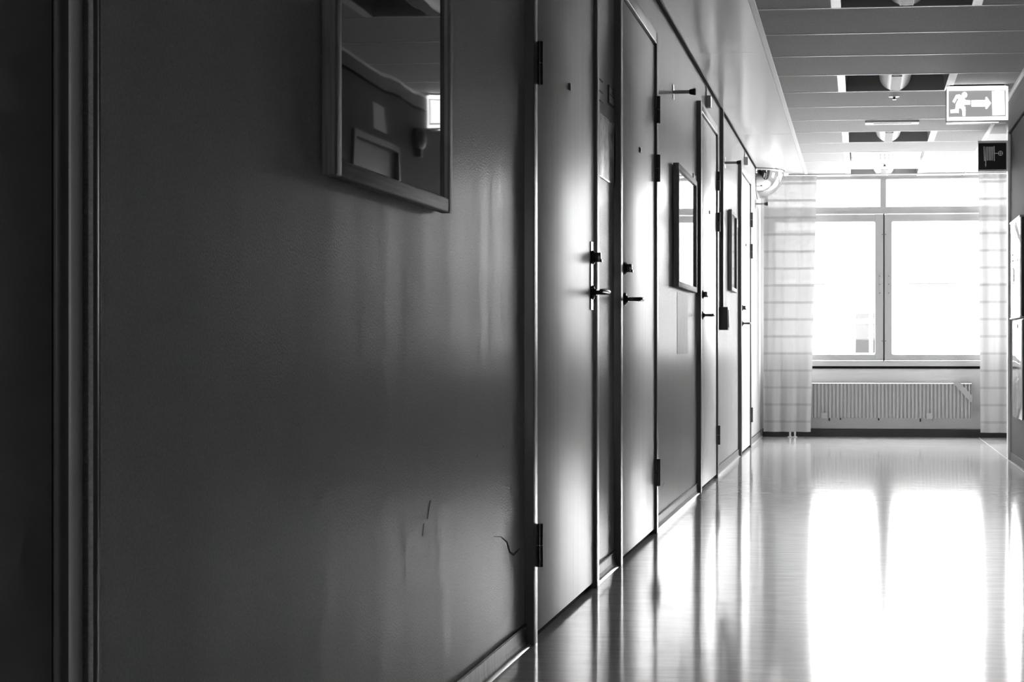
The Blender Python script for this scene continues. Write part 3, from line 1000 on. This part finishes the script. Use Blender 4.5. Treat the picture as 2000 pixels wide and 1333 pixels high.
# ------------------------------------------------------------------ exit sign
EX0, EX1, EY0, EY1, EZ0, EZ1 = 1.402, 1.757, 8.62, 8.76, 2.129, ZC - 0.014
ex = thing('exit_sign', ((EX0 + EX1) / 2, 8.69, ZC), 'lit emergency exit sign box with running figure, arrow and door', 'exit sign')
bx(EX0, EX1, EY0 + 0.012, EY1, EZ0, EZ1, bev=0.003).build('sign_housing', 'mid_grey', ex, smooth=True)
bx(EX0 + 0.02, EX1 - 0.02, EY0 + 0.02, EY1 - 0.02, EZ1, ZC).build('mounting_block', 'gap', ex)


def ez(px, py):
    return EX0 + (px - 105) / 1570.0 * (EX1 - EX0), EZ1 - (py - 160) / 840.0 * (EZ1 - EZ0)


def epoly(points, y, t=0.0015):
    return [(ez(px, py)[0], y, ez(px, py)[1]) for px, py in points], (0, t, 0)


lit = MB()
for x0, y0, x1, y1 in ((108, 175, 1675, 262), (108, 905, 1675, 985), (108, 262, 150, 905), (1618, 262, 1675, 905)):
    a, b = ez(x0, y1), ez(x1, y0)
    lit.box(a[0], b[0], EY0, EY0 + 0.012, a[1], b[1])
lit.build('lit_border', 'sign_lit', ex)
a, b = ez(150, 905), ez(1618, 262)
bx(a[0], b[0], EY0 + 0.004, EY0 + 0.012, a[1], b[1]).build('sign_panel', 'sign_field', ex)
pg = MB()
yy = EY0 + 0.002


def pgp(*pts):
    pg.prism([(ez(px, py)[0], yy, ez(px, py)[1]) for px, py in pts], (0, 0.0025, 0))


pgp(*[(560 + 72 * math.cos(math.pi * i / 10), 368 + 72 * math.sin(math.pi * i / 10)) for i in range(20)])     # head
pgp((345, 362), (440, 352), (520, 420), (600, 500), (560, 600), (500, 625), (470, 690), (330, 690), (335, 610), (365, 530), (410, 470), (385, 450))   # trunk
pgp((345, 362), (400, 395), (310, 560), (250, 525))                       # trailing arm
pgp((545, 495), (708, 500), (708, 602), (500, 612))                       # reaching arm
pgp((330, 680), (420, 690), (412, 800), (330, 800))                       # rear thigh
pgp((200, 725), (335, 712), (412, 800), (205, 805))                       # rear shank
pgp((430, 640), (500, 600), (585, 660), (585, 740), (505, 740))           # front thigh
pgp((502, 730), (588, 730), (584, 882), (512, 882))                       # front shank
pgp((735, 500), (1105, 500), (1105, 655), (750, 655), (735, 640))         # arrow
pgp((1100, 430), (1135, 425), (1240, 578), (1135, 715), (1100, 715))
pgp((1262, 285), (1580, 280), (1590, 868), (1275, 872))                   # door
pg.build('pictogram', 'sign_lit', ex)
bx(EX0 + 0.04, EX1 - 0.05, EY0 + 0.055, EY0 + 0.075, EZ0 - 0.002, EZ0 + 0.001).build('down_light_strip', 'sign_lit', ex)
bx(EX0 + 0.01, EX1 - 0.01, EY0 + 0.013, EY0 + 0.019, EZ1 - 0.001, EZ1 + 0.003).build('top_light_strip', 'sign_lit', ex)

# ------------------------------------------------------------------ hose reel sign, standing out from the wall end
HY = 10.60
hs = thing('hose_sign', (1.85, HY, 2.08), 'square black sign with white hose reel symbol beside the exit sign', 'sign')
bx(1.740, 1.952, HY, HY + 0.012, 2.068, 2.290, bev=0.002, seg=1).build('sign_board', 'white', hs)


def hz(px, py):
    return 1.945 - (1030 - px) * 0.000253, 2.0775 + (1040 - py) * 0.000253


def hbox(mb_, x0, y0, x1, y1, y=HY - 0.0024):
    a, b = hz(x0, y1), hz(x1, y0)
    mb_.box(a[0], b[0], y, y + 0.0012, a[1], b[1])


q = MB(); hbox(q, 235, 270, 1012, 1025, HY - 0.0012); q.build('sign_field', 'sign_black', hs)
q = MB()
for xa, xb, ya, yb in ((388, 402, 365, 780), (670, 676, 360, 780)):
    q.prism([(hz(xa - 13, ya)[0], HY - 0.0024, hz(xa, ya)[1]), (hz(xa + 13, ya)[0], HY - 0.0024, hz(xa, ya)[1]),
             (hz(xb + 13, yb)[0], HY - 0.0024, hz(xb, yb)[1]), (hz(xb - 13, yb)[0], HY - 0.0024, hz(xb, yb)[1])], (0, 0.0012, 0))
for xa, xb, yb in ((448, 435, 900), (496, 484, 765), (542, 530, 765), (586, 574, 765), (630, 620, 765)):
    q.prism([(hz(xa - 13, 375)[0], HY - 0.0024, hz(xa, 375)[1]), (hz(xa + 13, 375)[0], HY - 0.0024, hz(xa, 375)[1]),
             (hz(xb + 13, yb)[0], HY - 0.0024, hz(xb, yb)[1]), (hz(xb - 13, yb)[0], HY - 0.0024, hz(xb, yb)[1])], (0, 0.0012, 0))
q.prism([(hz(415, 880)[0], HY - 0.0024, hz(0, 880)[1]), (hz(455, 880)[0], HY - 0.0024, hz(0, 880)[1]), (hz(437, 965)[0], HY - 0.0024, hz(0, 965)[1])], (0, 0.0012, 0))
hbox(q, 680, 556, 800, 576)
for i in range(24):
    a0, a1 = 2 * math.pi * i / 24, 2 * math.pi * (i + 1) / 24
    c_ = hz(850, 565)
    ro, ri = 70 * 0.000253, 52 * 0.000253
    q.prism([(c_[0] + ri * math.cos(a0), HY - 0.0024, c_[1] + ri * math.sin(a0)), (c_[0] + ro * math.cos(a0), HY - 0.0024, c_[1] + ro * math.sin(a0)),
             (c_[0] + ro * math.cos(a1), HY - 0.0024, c_[1] + ro * math.sin(a1)), (c_[0] + ri * math.cos(a1), HY - 0.0024, c_[1] + ri * math.sin(a1))], (0, 0.0012, 0))
hbox(q, 841, 510, 859, 620); hbox(q, 798, 556, 902, 574)
q.build('hose_symbol', 'sign_grey', hs)
bx(1.946, 1.970, HY + 0.002, HY + 0.010, 2.13, 2.19).build('sign_bracket', 'mid_grey', hs)

# ------------------------------------------------------------------ hose cabinets
ca = thing('wall_cabinet', (1.955, 9.94, 1.006), 'upper white wall cabinet with glossy door', 'cabinet', 'white cabinets on the dark wall')
bx(1.946, XR, 9.64, 10.25, 1.012, 1.650).build('cabinet_body', 'dark_grey', ca)
bx(1.938, 1.946, 9.632, 10.258, 1.006, 1.657, bev=0.002).build('cabinet_door', 'cabinet', ca, smooth=True)
bx(1.930, XR, 9.625, 10.262, 1.657, 1.668, bev=0.001, seg=1).build('cabinet_top', 'white', ca)
bx(1.930, XR, 9.625, 10.262, 0.998, 1.006, bev=0.001, seg=1).build('cabinet_bottom', 'white', ca)
for ya, yb, za, zb in ((10.16, 10.24, 1.436, 1.444), (10.16, 10.24, 1.395, 1.403), (10.10, 10.20, 1.34, 1.345), (10.10, 10.20, 1.24, 1.245), (10.07, 10.08, 1.25, 1.335)):
    bx(1.9365, 1.9385, ya, yb, za, zb).build('door_slot', 'dark_grey', ca)
MB().lathe([(0, 0.010), (0.004, 0.009)], (1.938, 9.82, 1.385), (-1, 0, 0), n=16).build('cabinet_lock', 'dark_metal', ca, smooth=True)
cb = thing('wall_cabinet', (1.955, 9.85, 0.33), 'lower white hose cabinet with keyhole, under the upper one', 'cabinet', 'white cabinets on the dark wall')
bx(1.944, XR, 9.53, 10.17, 0.335, 0.990).build('cabinet_body', 'dark_grey', cb)
bx(1.936, 1.944, 9.54, 10.12, 0.332, 0.984, bev=0.002).build('cabinet_door', 'cabinet', cb, smooth=True)
MB().lathe([(0, 0.016), (0.003, 0.015), (0.005, 0.010)], (1.936, 9.79, 0.945), (-1, 0, 0), n=18).build('keyhole', 'dark_metal', cb, smooth=True)

# ------------------------------------------------------------------ outside: pale house across the yard
gr_ = bx(-80, 80, YB + 1.5, 140, -3.3, -3.2).build('ground', 'snow')
tag(gr_, 'pale open ground outside the window', 'ground', kind='structure')
M['eave_shade'] = mat('dark_gutter_shadow', 0.035, 0.8, spec=0.0)
hb = thing('house', (4, 64, -3.2), 'pale overexposed house with sheet roof seen through the window', 'house')
bx(-26, 36, 60, 72, -3.2, 3.42).build('facade', 'facade', hb)
MB().prism([(-27, 59.3, 3.62), (-27, 72, 6.6), (-27, 72, 3.62)], (64, 0, 0)).build('roof', 'roof', hb)
bx(-27, 37, 59.15, 59.3, 3.40, 3.66).build('gutter', 'white', hb)
MB().box(-27, 37, 59.12, 59.14, 3.37, 3.40).box(-27, 37, 59.12, 59.14, 3.655, 3.67).build('gutter_shadow_lines', 'eave_shade', hb)  # thin dark strips standing in for the shadow lines of the gutter
for x0_, x1_ in ((0.69, 1.24), (1.40, 1.95), (7.5, 8.1), (-5.6, -5.0)):
    wd = MB().box(x0_, x1_, 59.95, 60.02, 1.98, 2.21).box(x0_, x1_, 59.95, 60.02, 0.6, 1.80)
    wd.build('house_window', 'dark_pane', hb)
